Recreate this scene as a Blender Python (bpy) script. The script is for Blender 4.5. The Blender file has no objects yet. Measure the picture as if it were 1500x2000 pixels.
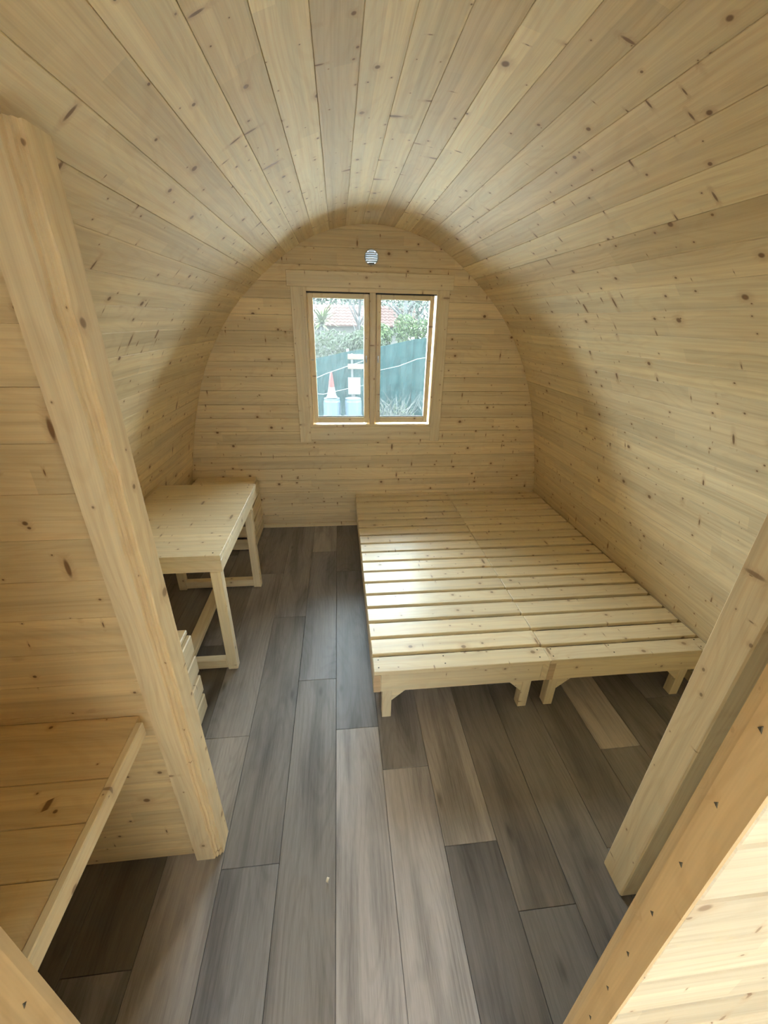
import bpy, bmesh, math, random
import numpy as np
from mathutils import Matrix, Vector

random.seed(7)
SC = bpy.context.scene
COL = SC.collection

# ------------------------------------------------------------------ camera
CAM_LOC = Vector((0.0, -3.2913, 1.6853))
YAW, PITCH, ROLL, FPX = 0.112298, 0.441936, -0.020782, 793.45
cy, sy, cp, sp = math.cos(YAW), math.sin(YAW), math.cos(PITCH), math.sin(PITCH)
fwd = Vector((sy * cp, cy * cp, -sp))
rgt = Vector((cy, -sy, 0))
dwn = fwd.cross(rgt)
r_ = rgt * math.cos(ROLL) + dwn * math.sin(ROLL)
d_ = dwn * math.cos(ROLL) - rgt * math.sin(ROLL)
cd = bpy.data.cameras.new('camera')
cam = bpy.data.objects.new('camera', cd)
COL.objects.link(cam)
M = Matrix.Identity(4)
for i in range(3):
    M[i][0], M[i][1], M[i][2], M[i][3] = r_[i], -d_[i], -fwd[i], CAM_LOC[i]
cam.matrix_world = M
cd.sensor_fit = 'VERTICAL'
cd.sensor_height = 36.0
cd.lens = FPX * 36.0 / 2000.0
cd.clip_start = 0.01
cd.clip_end = 200
SC.camera = cam

# ------------------------------------------------------------------ daylight
world = bpy.data.worlds.new('overcast_sky')
SC.world = world
world.use_nodes = True
bg = world.node_tree.nodes['Background']
bg.inputs['Color'].default_value = (0.79, 0.91, 1.0, 1)
bg.inputs['Strength'].default_value = 25.0
SC.view_settings.view_transform = 'Standard'
SC.view_settings.look = 'None'
SC.view_settings.gamma = 1.0
SC.view_settings.use_curve_mapping = False
SC.view_settings.exposure = 0.68
SC.cycles.use_denoising = True
SC.cycles.max_bounces = 10
SC.cycles.use_adaptive_sampling = True
SC.cycles.adaptive_threshold = 0.2
SC.cycles.adaptive_min_samples = 16
SC.cycles.caustics_reflective = False
SC.cycles.caustics_refractive = False
SC.cycles.diffuse_bounces = 7
SC.cycles.glossy_bounces = 4
SC.cycles.transparent_max_bounces = 12
SC.cycles.sample_clamp_indirect = 6.0


def portal(name, loc, rot, sx, sz):
    ld = bpy.data.lights.new(name, 'AREA')
    ld.shape = 'RECTANGLE'
    ld.size, ld.size_y = sx, sz
    ld.cycles.is_portal = True
    o = bpy.data.objects.new(name, ld)
    o.location = loc
    o.rotation_euler = rot
    COL.objects.link(o)


portal('sky_portal_door', (0.01, -3.12, 0.98), (math.radians(90), 0, 0), 0.84, 1.98)
portal('sky_portal_window', (0.25, 0.10, 1.385), (math.radians(-90), 0, 0), 0.98, 1.0)

# ------------------------------------------------------------------ materials


class NT:
    def __init__(self, name):
        self.m = bpy.data.materials.new(name)
        self.m.use_nodes = True
        self.t = self.m.node_tree
        self.b = self.t.nodes['Principled BSDF']

    def n(self, kind, **kw):
        x = self.t.nodes.new(kind)
        for k, v in kw.items():
            setattr(x, k, v)
        return x

    def put(self, sock, v):
        if hasattr(v, 'is_output'):
            self.t.links.new(v, sock)
        else:
            sock.default_value = v

    def math(self, op, a, b=None, c=None, clamp=False):
        x = self.n('ShaderNodeMath', operation=op, use_clamp=clamp)
        self.put(x.inputs[0], a)
        if b is not None:
            self.put(x.inputs[1], b)
        if c is not None:
            self.put(x.inputs[2], c)
        return x.outputs[0]

    def ss(self, v, lo, hi):
        x = self.n('ShaderNodeMapRange', interpolation_type='SMOOTHSTEP')
        self.put(x.inputs['Value'], v)
        self.put(x.inputs['From Min'], lo)
        self.put(x.inputs['From Max'], hi)
        return x.outputs['Result']

    def xyz(self, x, y, z=0.0):
        c = self.n('ShaderNodeCombineXYZ')
        self.put(c.inputs[0], x)
        self.put(c.inputs[1], y)
        self.put(c.inputs[2], z)
        return c.outputs[0]

    def noise(self, vec, scale=1.0, detail=2.0, rough=0.5, dist=0.0):
        x = self.n('ShaderNodeTexNoise', noise_dimensions='2D')
        self.put(x.inputs['Vector'], vec)
        x.inputs['Scale'].default_value = scale
        x.inputs['Detail'].default_value = detail
        x.inputs['Roughness'].default_value = rough
        x.inputs['Distortion'].default_value = dist
        return x.outputs['Fac']

    def mix(self, fac, a, b, blend='MIX'):
        x = self.n('ShaderNodeMix', data_type='RGBA', blend_type=blend)
        self.put(x.inputs['Factor'], fac)
        self.put(x.inputs[6], a)
        self.put(x.inputs[7], b)
        return x.outputs[2]

    def uv(self):
        """u along the board's length (local X), v across it, shifted per object"""
        tc = self.n('ShaderNodeTexCoord')
        oi = self.n('ShaderNodeObjectInfo')
        s = self.n('ShaderNodeSeparateXYZ')
        self.put(s.inputs[0], tc.outputs['Object'])
        rnd = oi.outputs['Random']
        u = self.math('ADD', s.outputs[0], self.math('MULTIPLY', rnd, 53.0))
        v = self.math('ADD', s.outputs[1], self.math('MULTIPLY', s.outputs[2], 0.83))
        v0 = v
        v = self.math('ADD', v, self.math('MULTIPLY', rnd, 31.7))
        return u, v, v0, rnd, oi.outputs['Color']


def spruce(name, light=(0.81, 0.672, 0.440, 1), dark=(0.665, 0.480, 0.270, 1), rough=0.5, knots=1.0,
           seg=1.0, spec=0.4, grainmix=0.55):
    g = NT(name)
    u, v, v0, rnd, tint = g.uv()
    # knots: two sizes
    kmask = None
    khalo = None
    for (su, sv, r0, r1, pres) in ((4.6, 9.0, 0.0045, 0.0115, 0.46), (7.5, 16.0, 0.0018, 0.0048, 0.58)):
        pu = g.math('MULTIPLY', u, su)
        pv = g.math('MULTIPLY', v, sv)
        vo = g.n('ShaderNodeTexVoronoi', voronoi_dimensions='2D', feature='F1')
        g.put(vo.inputs['Vector'], g.xyz(pu, pv))
        vo.inputs['Scale'].default_value = 1.0
        pos = g.n('ShaderNodeSeparateXYZ')
        g.put(pos.inputs[0], vo.outputs['Position'])
        du = g.math('DIVIDE', g.math('SUBTRACT', pu, pos.outputs[0]), su)
        dv = g.math('DIVIDE', g.math('SUBTRACT', pv, pos.outputs[1]), sv)
        cs = g.n('ShaderNodeSeparateColor')
        g.put(cs.inputs[0], vo.outputs['Color'])
        # some knots are cut lengthwise: narrow spikes across the board
        spike = g.math('GREATER_THAN', cs.outputs[2], 0.72)
        dv = g.math('MULTIPLY', dv, g.math('MULTIPLY_ADD', spike, -0.68, 1.0))
        du = g.math('MULTIPLY', du, g.math('MULTIPLY_ADD', spike, 0.5, 0.85))
        r = g.math('SQRT', g.math('ADD', g.math('MULTIPLY', du, du), g.math('MULTIPLY', dv, dv)))
        rad = g.math('MULTIPLY_ADD', g.math('MULTIPLY', cs.outputs[0], cs.outputs[0]), r1 - r0, r0)
        q = g.math('DIVIDE', r, rad)
        has = g.math('GREATER_THAN', cs.outputs[1], pres)
        core = g.math('MULTIPLY', g.math('SUBTRACT', 1.0, g.ss(q, 0.55, 1.15)), has)
        halo = g.math('MULTIPLY', g.math('SUBTRACT', 1.0, g.ss(q, 0.9, 3.2)), has)
        kmask = core if kmask is None else g.math('MAXIMUM', kmask, core)
        khalo = halo if khalo is None else g.math('MAXIMUM', khalo, halo)
    # grain, bending around the knots
    bend = g.noise(g.xyz(g.math('MULTIPLY', u, 1.6), g.math('MULTIPLY', v, 7.0)), detail=1.0)
    vb = g.math('ADD', v, g.math('MULTIPLY', bend, 0.035))
    vb = g.math('ADD', vb, g.math('MULTIPLY', khalo, 0.010))
    lines = g.noise(g.xyz(g.math('MULTIPLY', u, 0.9), g.math('MULTIPLY', vb, 85.0)), detail=2.0, rough=0.6)
    lines = g.ss(lines, 0.42, 0.68)
    cath = g.math('SINE', g.math('MULTIPLY', g.math('ADD', bend, g.math('MULTIPLY', v, 3.0)), 55.0))
    cath = g.math('MULTIPLY', g.ss(cath, 0.2, 1.0), 0.35)
    pores = g.noise(g.xyz(g.math('MULTIPLY', u, 9.0), g.math('MULTIPLY', v, 420.0)), detail=0.0)
    gr = g.math('ADD', g.math('MULTIPLY', lines, 0.6), cath, clamp=True)
    gr = g.math('MULTIPLY', gr, grainmix)
    col = g.mix(gr, light, dark)
    # finger-jointed lengths differ a little in tone
    row = g.math('FLOOR', g.math('DIVIDE', v0, 0.057))
    wr = g.n('ShaderNodeTexWhiteNoise', noise_dimensions='2D')
    g.put(wr.inputs['Vector'], g.xyz(row, g.math('MULTIPLY', rnd, 91.0)))
    ui = g.math('FLOOR', g.math('ADD', g.math('MULTIPLY', u, 1.45), g.math('MULTIPLY', wr.outputs['Value'], 9.0)))
    ws = g.n('ShaderNodeTexWhiteNoise', noise_dimensions='3D')
    g.put(ws.inputs['Vector'], g.xyz(ui, row, g.math('MULTIPLY', rnd, 17.0)))
    tone = g.math('MULTIPLY_ADD', ws.outputs['Value'], 0.15 * seg, 1.0 - 0.085 * seg)
    tone = g.math('MULTIPLY', tone, g.math('MULTIPLY_ADD', rnd, 0.10, 0.95))
    blot = g.noise(g.xyz(g.math('MULTIPLY', u, 0.7), g.math('MULTIPLY', v, 32.0)), detail=1.0)
    tone = g.math('MULTIPLY', tone, g.math('MULTIPLY_ADD', blot, 0.30, 0.85))
    tone = g.math('MULTIPLY', tone, g.math('MULTIPLY_ADD', pores, 0.10, 0.95))
    tc = g.n('ShaderNodeCombineColor')
    for i in range(3):
        g.put(tc.inputs[i], tone)
    col = g.mix(1.0, col, tc.outputs[0], 'MULTIPLY')
    col = g.mix(1.0, col, tint, 'MULTIPLY')
    col = g.mix(g.math('MULTIPLY', khalo, 0.30 * knots), col, (0.48, 0.26, 0.10, 1))
    col = g.mix(g.math('MULTIPLY', kmask, 0.85 * knots), col, (0.17, 0.070, 0.022, 1))
    g.put(g.b.inputs['Base Color'], col)
    g.b.inputs['Roughness'].default_value = rough
    g.b.inputs['Specular IOR Level'].default_value = spec
    return g.m


def laminate():
    g = NT('grey_oak_laminate')
    u, v, v0, rnd, tint = g.uv()
    bend = g.noise(g.xyz(g.math('MULTIPLY', u, 0.9), g.math('MULTIPLY', v, 5.0)), detail=1.0)
    smoke = g.ss(g.noise(g.xyz(g.math('MULTIPLY', u, 1.6), g.math('MULTIPLY', v, 10.0)), detail=2.0, rough=0.5), 0.38, 0.72)
    vb = g.math('ADD', v, g.math('MULTIPLY', bend, 0.035))
    lines = g.ss(g.noise(g.xyz(g.math('MULTIPLY', u, 1.6), g.math('MULTIPLY', vb, 110.0)), detail=3.0, rough=0.6), 0.36, 0.7)
    cath = g.math('SINE', g.math('MULTIPLY', g.math('ADD', bend, g.math('MULTIPLY', v, 1.2)), 95.0))
    cath = g.ss(cath, 0.1, 1.0)
    fine = g.noise(g.xyz(g.math('MULTIPLY', u, 22.0), g.math('MULTIPLY', v, 380.0)), detail=2.0)
    vo = g.n('ShaderNodeTexVoronoi', voronoi_dimensions='2D', feature='F1')
    g.put(vo.inputs['Vector'], g.xyz(g.math('MULTIPLY', u, 2.4), g.math('MULTIPLY', v, 6.5)))
    vo.inputs['Scale'].default_value = 1.0
    cs = g.n('ShaderNodeSeparateColor')
    g.put(cs.inputs[0], vo.outputs['Color'])
    kd = g.math('ADD', vo.outputs['Distance'], g.math('MULTIPLY', lines, 0.05))
    kn = g.math('MULTIPLY', g.math('SUBTRACT', 1.0, g.ss(kd, 0.02, 0.13)),
                g.math('GREATER_THAN', cs.outputs[0], 0.74))
    t = g.math('ADD', g.math('MULTIPLY', smoke, 0.30), g.math('MULTIPLY', lines, 0.11))
    t = g.math('ADD', t, g.math('MULTIPLY', cath, 0.07))
    t = g.math('ADD', t, g.math('MULTIPLY', fine, 0.26))
    t = g.math('SUBTRACT', 1.02, t)
    t = g.math('MULTIPLY', t, g.math('MULTIPLY_ADD', kn, -0.45, 1.0))
    tc = g.n('ShaderNodeCombineColor')
    for i in range(3):
        g.put(tc.inputs[i], t)
    col = g.mix(1.0, tint, tc.outputs[0], 'MULTIPLY')
    g.put(g.b.inputs['Base Color'], col)
    g.b.inputs['Roughness'].default_value = 0.42
    g.b.inputs['Specular IOR Level'].default_value = 0.5
    bp = g.n('ShaderNodeBump')
    bp.inputs['Strength'].default_value = 0.15
    bp.inputs['Distance'].default_value = 0.001
    g.put(bp.inputs['Height'], fine)
    g.put(g.b.inputs['Normal'], bp.outputs[0])
    return g.m


def plain(name, color, rough=0.6, metal=0.0, var=0.12, scale=8.0, spec=0.4):
    g = NT(name)
    tc = g.n('ShaderNodeTexCoord')
    nz = g.n('ShaderNodeTexNoise')
    g.put(nz.inputs['Vector'], tc.outputs['Object'])
    nz.inputs['Scale'].default_value = scale
    nz.inputs['Detail'].default_value = 3
    a = tuple(c * (1 - var) for c in color[:3]) + (1,)
    b = tuple(min(1, c * (1 + var)) for c in color[:3]) + (1,)
    g.put(g.b.inputs['Base Color'], g.mix(nz.outputs['Fac'], a, b))
    g.b.inputs['Roughness'].default_value = rough
    g.b.inputs['Metallic'].default_value = metal
    g.b.inputs['Specular IOR Level'].default_value = spec
    return g.m


def pane_glass():
    """clear thin pane with a milky haze mixed in to wash out the view"""
    g = NT('hazy_window_glass')
    t = g.t
    tr = g.n('ShaderNodeBsdfTransparent')
    tr.inputs[0].default_value = (0.93, 0.97, 0.96, 1)
    gl = g.n('ShaderNodeBsdfGlossy')
    gl.inputs['Roughness'].default_value = 0.02
    du = g.n('ShaderNodeBsdfTranslucent')
    du.inputs[0].default_value = (0.85, 0.92, 0.92, 1)
    tc = g.n('ShaderNodeTexCoord')
    nz = g.n('ShaderNodeTexNoise')
    g.put(nz.inputs['Vector'], tc.outputs['Object'])
    nz.inputs['Scale'].default_value = 9.0
    nz.inputs['Detail'].default_value = 4.0
    fac = g.math('MULTIPLY_ADD', nz.outputs['Fac'], 0.012, 0.002)  # small translucent share veils the view with a washed-out haze
    m1 = g.n('ShaderNodeMixShader')
    g.put(m1.inputs[0], fac)
    t.links.new(tr.outputs[0], m1.inputs[1])
    t.links.new(du.outputs[0], m1.inputs[2])
    fr = g.n('ShaderNodeFresnel')
    fr.inputs[0].default_value = 1.45
    m2 = g.n('ShaderNodeMixShader')
    g.put(m2.inputs[0], fr.outputs[0])
    t.links.new(m1.outputs[0], m2.inputs[1])
    t.links.new(gl.outputs[0], m2.inputs[2])
    t.links.new(m2.outputs[0], t.nodes['Material Output'].inputs['Surface'])
    return g.m


MAT = {}
MAT['board'] = spruce('spruce_lining_boards', rough=0.55, spec=0.45)
MAT['facade'] = spruce('pale_spruce_cladding', light=(0.72, 0.655, 0.535, 1), dark=(0.60, 0.505, 0.375, 1), rough=0.6, knots=0.7)
MAT['furn'] = spruce('planed_spruce_furniture', light=(0.85, 0.73, 0.51, 1), dark=(0.71, 0.54, 0.33, 1), rough=0.37, knots=0.75, seg=0.35, spec=0.62)
MAT['post'] = spruce('sawn_spruce_post', light=(0.82, 0.67, 0.435, 1), dark=(0.67, 0.475, 0.265, 1), rough=0.6, knots=0.8, seg=0.0)
MAT['end'] = spruce('spruce_end_grain', light=(0.68, 0.50, 0.32, 1), dark=(0.55, 0.38, 0.22, 1), rough=0.7, knots=0.0, seg=0.0)
MAT['floor'] = laminate()
MAT['sub'] = plain('dark_underlay', (0.05, 0.045, 0.04), 0.9)
MAT['shell'] = plain('roof_shell_bitumen', (0.10, 0.09, 0.08), 0.9)
MAT['glass'] = pane_glass()
MAT['metal'] = plain('zinc_plated_steel', (0.55, 0.55, 0.54), 0.35, 0.9, 0.05)
MAT['screw'] = plain('dark_screw_head', (0.10, 0.085, 0.06), 0.5, 0.6, 0.05)
MAT['vent'] = plain('pale_grey_vent_plastic', (0.42, 0.45, 0.47), 0.35, 0.0, 0.02)
_v = MAT['vent'].node_tree
_tl = _v.nodes.new('ShaderNodeBsdfTranslucent')
_tl.inputs[0].default_value = (0.8, 0.85, 0.88, 1)
_mx = _v.nodes.new('ShaderNodeMixShader')
_mx.inputs[0].default_value = 0.03
_v.links.new(_v.nodes['Principled BSDF'].outputs[0], _mx.inputs[1])
_v.links.new(_tl.outputs[0], _mx.inputs[2])
_v.links.new(_mx.outputs[0], _v.nodes['Material Output'].inputs['Surface'])
MAT['rubber'] = plain('black_window_seal', (0.03, 0.028, 0.025), 0.6)

# ------------------------------------------------------------------ helpers


def tag(o, label=None, cat=None, group=None, kind=None):
    if label:
        o['label'] = label
    if cat:
        o['category'] = cat
    if group:
        o['group'] = group
    if kind:
        o['kind'] = kind
    return o


def wm(o):
    return o.matrix_basis.copy() if o.parent is None else wm(o.parent) @ o.matrix_basis


def link(o, parent=None, M=None):
    COL.objects.link(o)
    if parent is not None:
        o.parent = parent
        o.matrix_parent_inverse = Matrix.Identity(4)
        o.matrix_basis = wm(parent).inverted() @ (M if M is not None else Matrix.Identity(4))
    elif M is not None:
        o.matrix_basis = M
    return o


def empty(name, loc=(0, 0, 0), rz=0.0, parent=None):
    o = bpy.data.objects.new(name, None)
    o.empty_display_size = 0.1
    return link(o, parent, Matrix.Translation(loc) @ Matrix.Rotation(rz, 4, 'Z'))


def finish(bm, name, mat, smooth=False):
    bmesh.ops.recalc_face_normals(bm, faces=bm.faces[:])
    me = bpy.data.meshes.new(name)
    bm.to_mesh(me)
    bm.free()
    if smooth:
        for p in me.polygons:
            p.use_smooth = True
    me.materials.append(mat)
    return me


CACHE = {}


def box_mesh(L, W, T, mat, bev=0.002):
    key = (round(L, 4), round(W, 4), round(T, 4), mat.name, bev)
    if key in CACHE:
        return CACHE[key]
    bm = bmesh.new()
    bmesh.ops.create_cube(bm, size=1.0)
    bmesh.ops.scale(bm, vec=(L, W, T), verts=bm.verts[:])
    if bev > 0:
        bmesh.ops.bevel(bm, geom=bm.edges[:], offset=bev, segments=1, affect='EDGES')
    CACHE[key] = finish(bm, 'board_mesh', mat)
    return CACHE[key]


AX = {'x': Vector((1, 0, 0)), 'y': Vector((0, 1, 0)), 'z': Vector((0, 0, 1))}


def frame(c, ux, uy):
    uz = ux.cross(uy)
    m = Matrix.Identity(4)
    for i in range(3):
        m[i][0], m[i][1], m[i][2], m[i][3] = ux[i], uy[i], uz[i], c[i]
    return m


def board(name, lo, hi, along, mat, parent=None, tint=1.0, bev=0.002):
    """axis-aligned board between two corners; its grain (local X) runs along the given axis"""
    lo, hi = Vector(lo), Vector(hi)
    c, d = (lo + hi) / 2, hi - lo
    dims = {'x': d[0], 'y': d[1], 'z': d[2]}
    rest = [a for a in 'xyz' if a != along]
    rest.sort(key=lambda a: -dims[a])
    o = bpy.data.objects.new(name, box_mesh(dims[along], dims[rest[0]], dims[rest[1]], mat, bev))
    o.color = (tint, tint, tint, 1) if not isinstance(tint, tuple) else tint + (1,)
    return link(o, parent, frame(c, AX[along], AX[rest[0]]))


def prism(name, pts, axis_o, ux, uy, thick, mat, parent=None, tint=1.0, bev=0.0):
    """extruded outline: pts in (u,v) on the plane axis_o + u*ux + v*uy, extruded along ux x uy by thick"""
    bm = bmesh.new()
    vs = [bm.verts.new((p[0], p[1], 0)) for p in pts]
    f = bm.faces.new(vs)
    r = bmesh.ops.extrude_face_region(bm, geom=[f])
    bmesh.ops.translate(bm, vec=(0, 0, thick), verts=[v for v in r['geom'] if isinstance(v, bmesh.types.BMVert)])
    bmesh.ops.recalc_face_normals(bm, faces=bm.faces[:])
    if bev > 0:
        bmesh.ops.bevel(bm, geom=[e for e in bm.edges if e.calc_face_angle(0) > 0.6], offset=bev, segments=1, affect='EDGES')
    o = bpy.data.objects.new(name, finish(bm, name, mat))
    o.color = (tint, tint, tint, 1) if not isinstance(tint, tuple) else tint + (1,)
    return link(o, parent, frame(Vector(axis_o), Vector(ux), Vector(uy)))


def disc_mesh(r, h, mat, n=12):
    key = ('disc', r, h, mat.name, n)
    if key not in CACHE:
        bm = bmesh.new()
        bmesh.ops.create_cone(bm, cap_ends=True, segments=n, radius1=r, radius2=r * 0.85, depth=h)
        CACHE[key] = finish(bm, 'disc', mat)
    return CACHE[key]


def screw(loc, normal, parent, r=0.0035):
    o = bpy.data.objects.new('screw', disc_mesh(r, 0.0012, MAT['screw'], 8))
    q = Vector((0, 0, 1)).rotation_difference(Vector(normal)).to_matrix().to_4x4()
    return link(o, parent, Matrix.Translation(loc) @ q)


# ------------------------------------------------------------------ vault profile
XC = 0.25
HALF = [(1.53, 0), (1.50, .27), (1.468, .5), (1.394, .855), (1.28, 1.225), (1.145, 1.50), (.988, 1.726), (.825, 1.89),
        (.675, 2.014), (.50, 2.135), (.335, 2.21), (.165, 2.252), (0, 2.267)]
ctrl = [(-a, b) for a, b in HALF] + [(a, b) for a, b in HALF[::-1][1:]]
ctrl = [(-1.565, -0.3)] + ctrl + [(1.565, -0.3)]
dense = []
for i in range(1, len(ctrl) - 2):
    p0, p1, p2, p3 = [np.array(ctrl[j], float) for j in (i - 1, i, i + 1, i + 2)]
    for t in np.linspace(0, 1, 24, endpoint=False):
        dense.append(0.5 * ((2 * p1) + (-p0 + p2) * t + (2 * p0 - 5 * p1 + 4 * p2 - p3) * t * t + (-p0 + 3 * p1 - 3 * p2 + p3) * t ** 3))
dense.append(np.array(ctrl[-2], float))
dense = np.array(dense)
for _ in range(30):                                   # even out the bends
    dense[1:-1] = 0.25 * dense[:-2] + 0.5 * dense[1:-1] + 0.25 * dense[2:]
dense = np.vstack([[(-1.54, -0.09)], dense, [(1.54, -0.09)]])
DS = np.r_[0, np.cumsum(np.hypot(*np.diff(dense, axis=0).T))]
SMID = DS[-1] / 2


def prof(s):
    return np.array([np.interp(s, DS, dense[:, 0]) + XC, np.interp(s, DS, dense[:, 1])])


right_half = dense[len(dense) // 2:]


def half_width(z):
    return float(np.interp(-z, -right_half[:, 1], right_half[:, 0])) if z < 2.26 else 0.02


YF = -3.045        # inner face of the front wall
PITCH_V = 0.111

# ------------------------------------------------------------------ floor
flo = board('floor', (-1.30, YF, -0.06), (1.80, 0.02, -0.012), 'y', MAT['sub'], bev=0.0)
tag(flo, 'grey oak-look laminate floor of long staggered planks', kind='structure')
L = 1.285
G = lambda a, w=0.0: (a * (1.01 + w), a * (0.945 + w * 0.3), a * (0.955 - w * 0.8))
FLOOR = {  # column: (one break, tones from the nearest plank to the farthest)
    -7: (-1.50, [G(.30, .08)] * 4),
    -6: (-2.10, [G(.24, .08), G(.30), G(.26), G(.3)]),
    -5: (-1.75, [G(.20, .10), G(.34), G(.26), G(.3)]),
    -4: (-1.45, [G(.16, .12), G(.30, .04), G(.34), G(.3)]),
    -3: (-2.03, [G(.44, .05), G(.36, .03), G(.30), G(.3)]),
    -2: (-2.52, [G(.30), G(.27, .02), G(.34), G(.3)]),
    -1: (-1.742, [G(.30, .02), G(.33, -.04), G(.46, .02), G(.4)]),
    0: (-2.035, [G(.52, .01), G(.29, -.04), G(.26, .02), G(.3)]),
    1: (-2.235, [G(.56, .02), G(.33, .02), G(.30), G(.3)]),
    2: (-2.525, [G(.22, .03), G(.43, .09), G(.34), G(.3)]),
    3: (-2.72, [G(.24, .04), G(.25, .10), G(.32), G(.3)]),  # darkened: shade beside the right post is put into these tones
    4: (-1.85, [G(.26, .06), G(.28, .07), G(.3), G(.3)]),
    5: (-1.30, [G(.23, .07), G(.33, .04), G(.3), G(.3)]),
    6: (-2.233, [G(.26, .05), G(.52, .08), G(.3), G(.3)]),
    7: (-1.6, [G(.24, .05), G(.28), G(.3), G(.3)]),
    8: (-2.0, [G(.26), G(.28), G(.3), G(.3)]),
    9: (-1.2, [G(.26), G(.28), G(.3), G(.3)]),
}
for k, (br, tones) in FLOOR.items():
    x0 = -0.056 + 0.192 * k
    x1 = x0 + 0.192
    x0, x1 = max(x0, XC - 1.54), min(x1, XC + 1.54)
    ys = sorted({round(br + L * j, 4) for j in range(-3, 4)})
    ys = [YF] + [y for y in ys if YF + 0.02 < y < -0.02] + [0.01]
    first = 0
    # index of the plank that ends at the listed break
    ib = min(range(len(ys)), key=lambda i: abs(ys[i] - br))
    for i in range(len(ys) - 1):
        j = max(0, i - (ib - 1))
        if i < ib - 1:
            tn = tones[-1]
        else:
            tn = tones[min(j, 3)]
        board('plank', (x0 + 0.0006, ys[i] + 0.0006, -0.012), (x1 - 0.0006, ys[i + 1] - 0.0006, 0.0), 'y', MAT['floor'], flo, tn, bev=0.0012)

# ------------------------------------------------------------------ vault: shell and lining boards


def shell(name, s0, s1):
    n = 24
    pts = [prof(s0 + (s1 - s0) * i / n) for i in range(n + 1)]
    nor = []
    for i in range(n + 1):
        t = pts[min(i + 1, n)] - pts[max(i - 1, 0)]
        t /= np.hypot(*t)
        nor.append(np.array([-t[1], t[0]]))
    inner = [p + q * 0.021 for p, q in zip(pts, nor)]
    outer = [p + q * 0.075 for p, q in zip(pts, nor)]
    loop = [(p[0], p[1]) for p in inner] + [(p[0], p[1]) for p in outer[::-1]]
    o = prism(name, loop, (0, 0.06, 0), (1, 0, 0), (0, 0, 1), 3.17, MAT['shell'])   # x cross z = -y
    return o


def porch_light_block():
    n = 60
    loop = []
    a = [prof(DS[-1] * i / n) for i in range(n + 1)]
    nor = []
    for i in range(n + 1):
        t = a[min(i + 1, n)] - a[max(i - 1, 0)]
        t /= np.hypot(*t)
        nor.append(np.array([-t[1], t[0]]))
    loop = [tuple(p + q * 0.021) for p, q in zip(a, nor)] + [tuple(p + q * 0.075) for p, q in zip(a[::-1], nor[::-1])]
    o = prism('ceiling_light_block', loop, (0, -3.11, 0), (1, 0, 0), (0, 0, 1), 1.55, MAT['board'])
    # grain along the pod
    rot = Matrix(((0, 0, 1, 0), (1, 0, 0, 0), (0, 1, 0, 0), (0, 0, 0, 1)))
    o.data.transform(rot)
    o.matrix_basis = o.matrix_basis @ rot.inverted()
    return o


pc = tag(porch_light_block(), 'unseen arched porch roof added in front of the door to cut daylight', kind='structure')  # added out of view to block slanting daylight at the doorway
S_WL, S_WR = SMID - 1.70, SMID + 1.70
wl = tag(shell('wall_left', 0, S_WL), 'left side of the curved pod wall lined with pale spruce boards', kind='structure')
ce = tag(shell('ceiling', S_WL, S_WR), 'arched ceiling of pale spruce boards running lengthwise', kind='structure')
wr = tag(shell('wall_right', S_WR, DS[-1]), 'right side of the curved pod wall lined with pale spruce boards', kind='structure')
PALE, TAN, MIDT = (1.08, 1.10, 1.11), (0.86, 0.825, 0.77), (0.96, 0.94, 0.90)
TONE = {-7: PALE, -6: MIDT, -5: PALE, -4: MIDT, -3: PALE, -2: TAN, -1: PALE, 0: (1.0, 1.0, 0.97), 1: TAN, 2: (1.13, 1.16, 1.18), 3: TAN,
        4: MIDT, 5: (0.95, 0.92, 0.88), 6: MIDT, 7: PALE, 8: (0.85, 0.81, 0.74), 9: MIDT, 10: PALE, 11: MIDT}
rt = random.Random(3)
s = SMID + 0.042 - PITCH_V * 27
k = -27
while s < DS[-1] - 0.02:
    a, b = max(s, 0.0), min(s + PITCH_V, DS[-1])
    if b - a > 0.03:
        p, q = prof(a), prof(b)
        mid = (p + q) / 2
        t = q - p
        w = np.hypot(*t)
        t /= w
        nrm = Vector((-t[1], 0, t[0]))                 # outward
        par = wl if (a + b) / 2 < S_WL else (wr if (a + b) / 2 > S_WR else ce)
        T = 0.02
        prd = rt.uniform(-0.0006, 0.0006)
        c = Vector((mid[0], (YF + 0.012) / 2 + 0.0, mid[1])) + nrm * (T / 2 + prd)
        o = bpy.data.objects.new('board', box_mesh(-YF + 0.012, w - 0.0006, T, MAT['board'], 0.0013))
        tn = rt.uniform(0.92, 1.04)
        tn = TONE.get(k + 1, (tn, tn * 0.995, tn * rt.uniform(0.95, 1.0)))
        o.color = tn + (1,)
        link(o, par, frame(c, Vector((0, 1, 0)), Vector((t[0], 0, t[1]))))
        o = bpy.data.objects.new('board', box_mesh(1.55, w - 0.0006, T, MAT['board'], 0.0013))
        o.color = tn + (1,)
        link(o, pc, frame(Vector((c.x, -3.11 - 0.775, c.z)), Vector((0, 1, 0)), Vector((t[0], 0, t[1]))))
    s += PITCH_V
    k += 1

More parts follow.
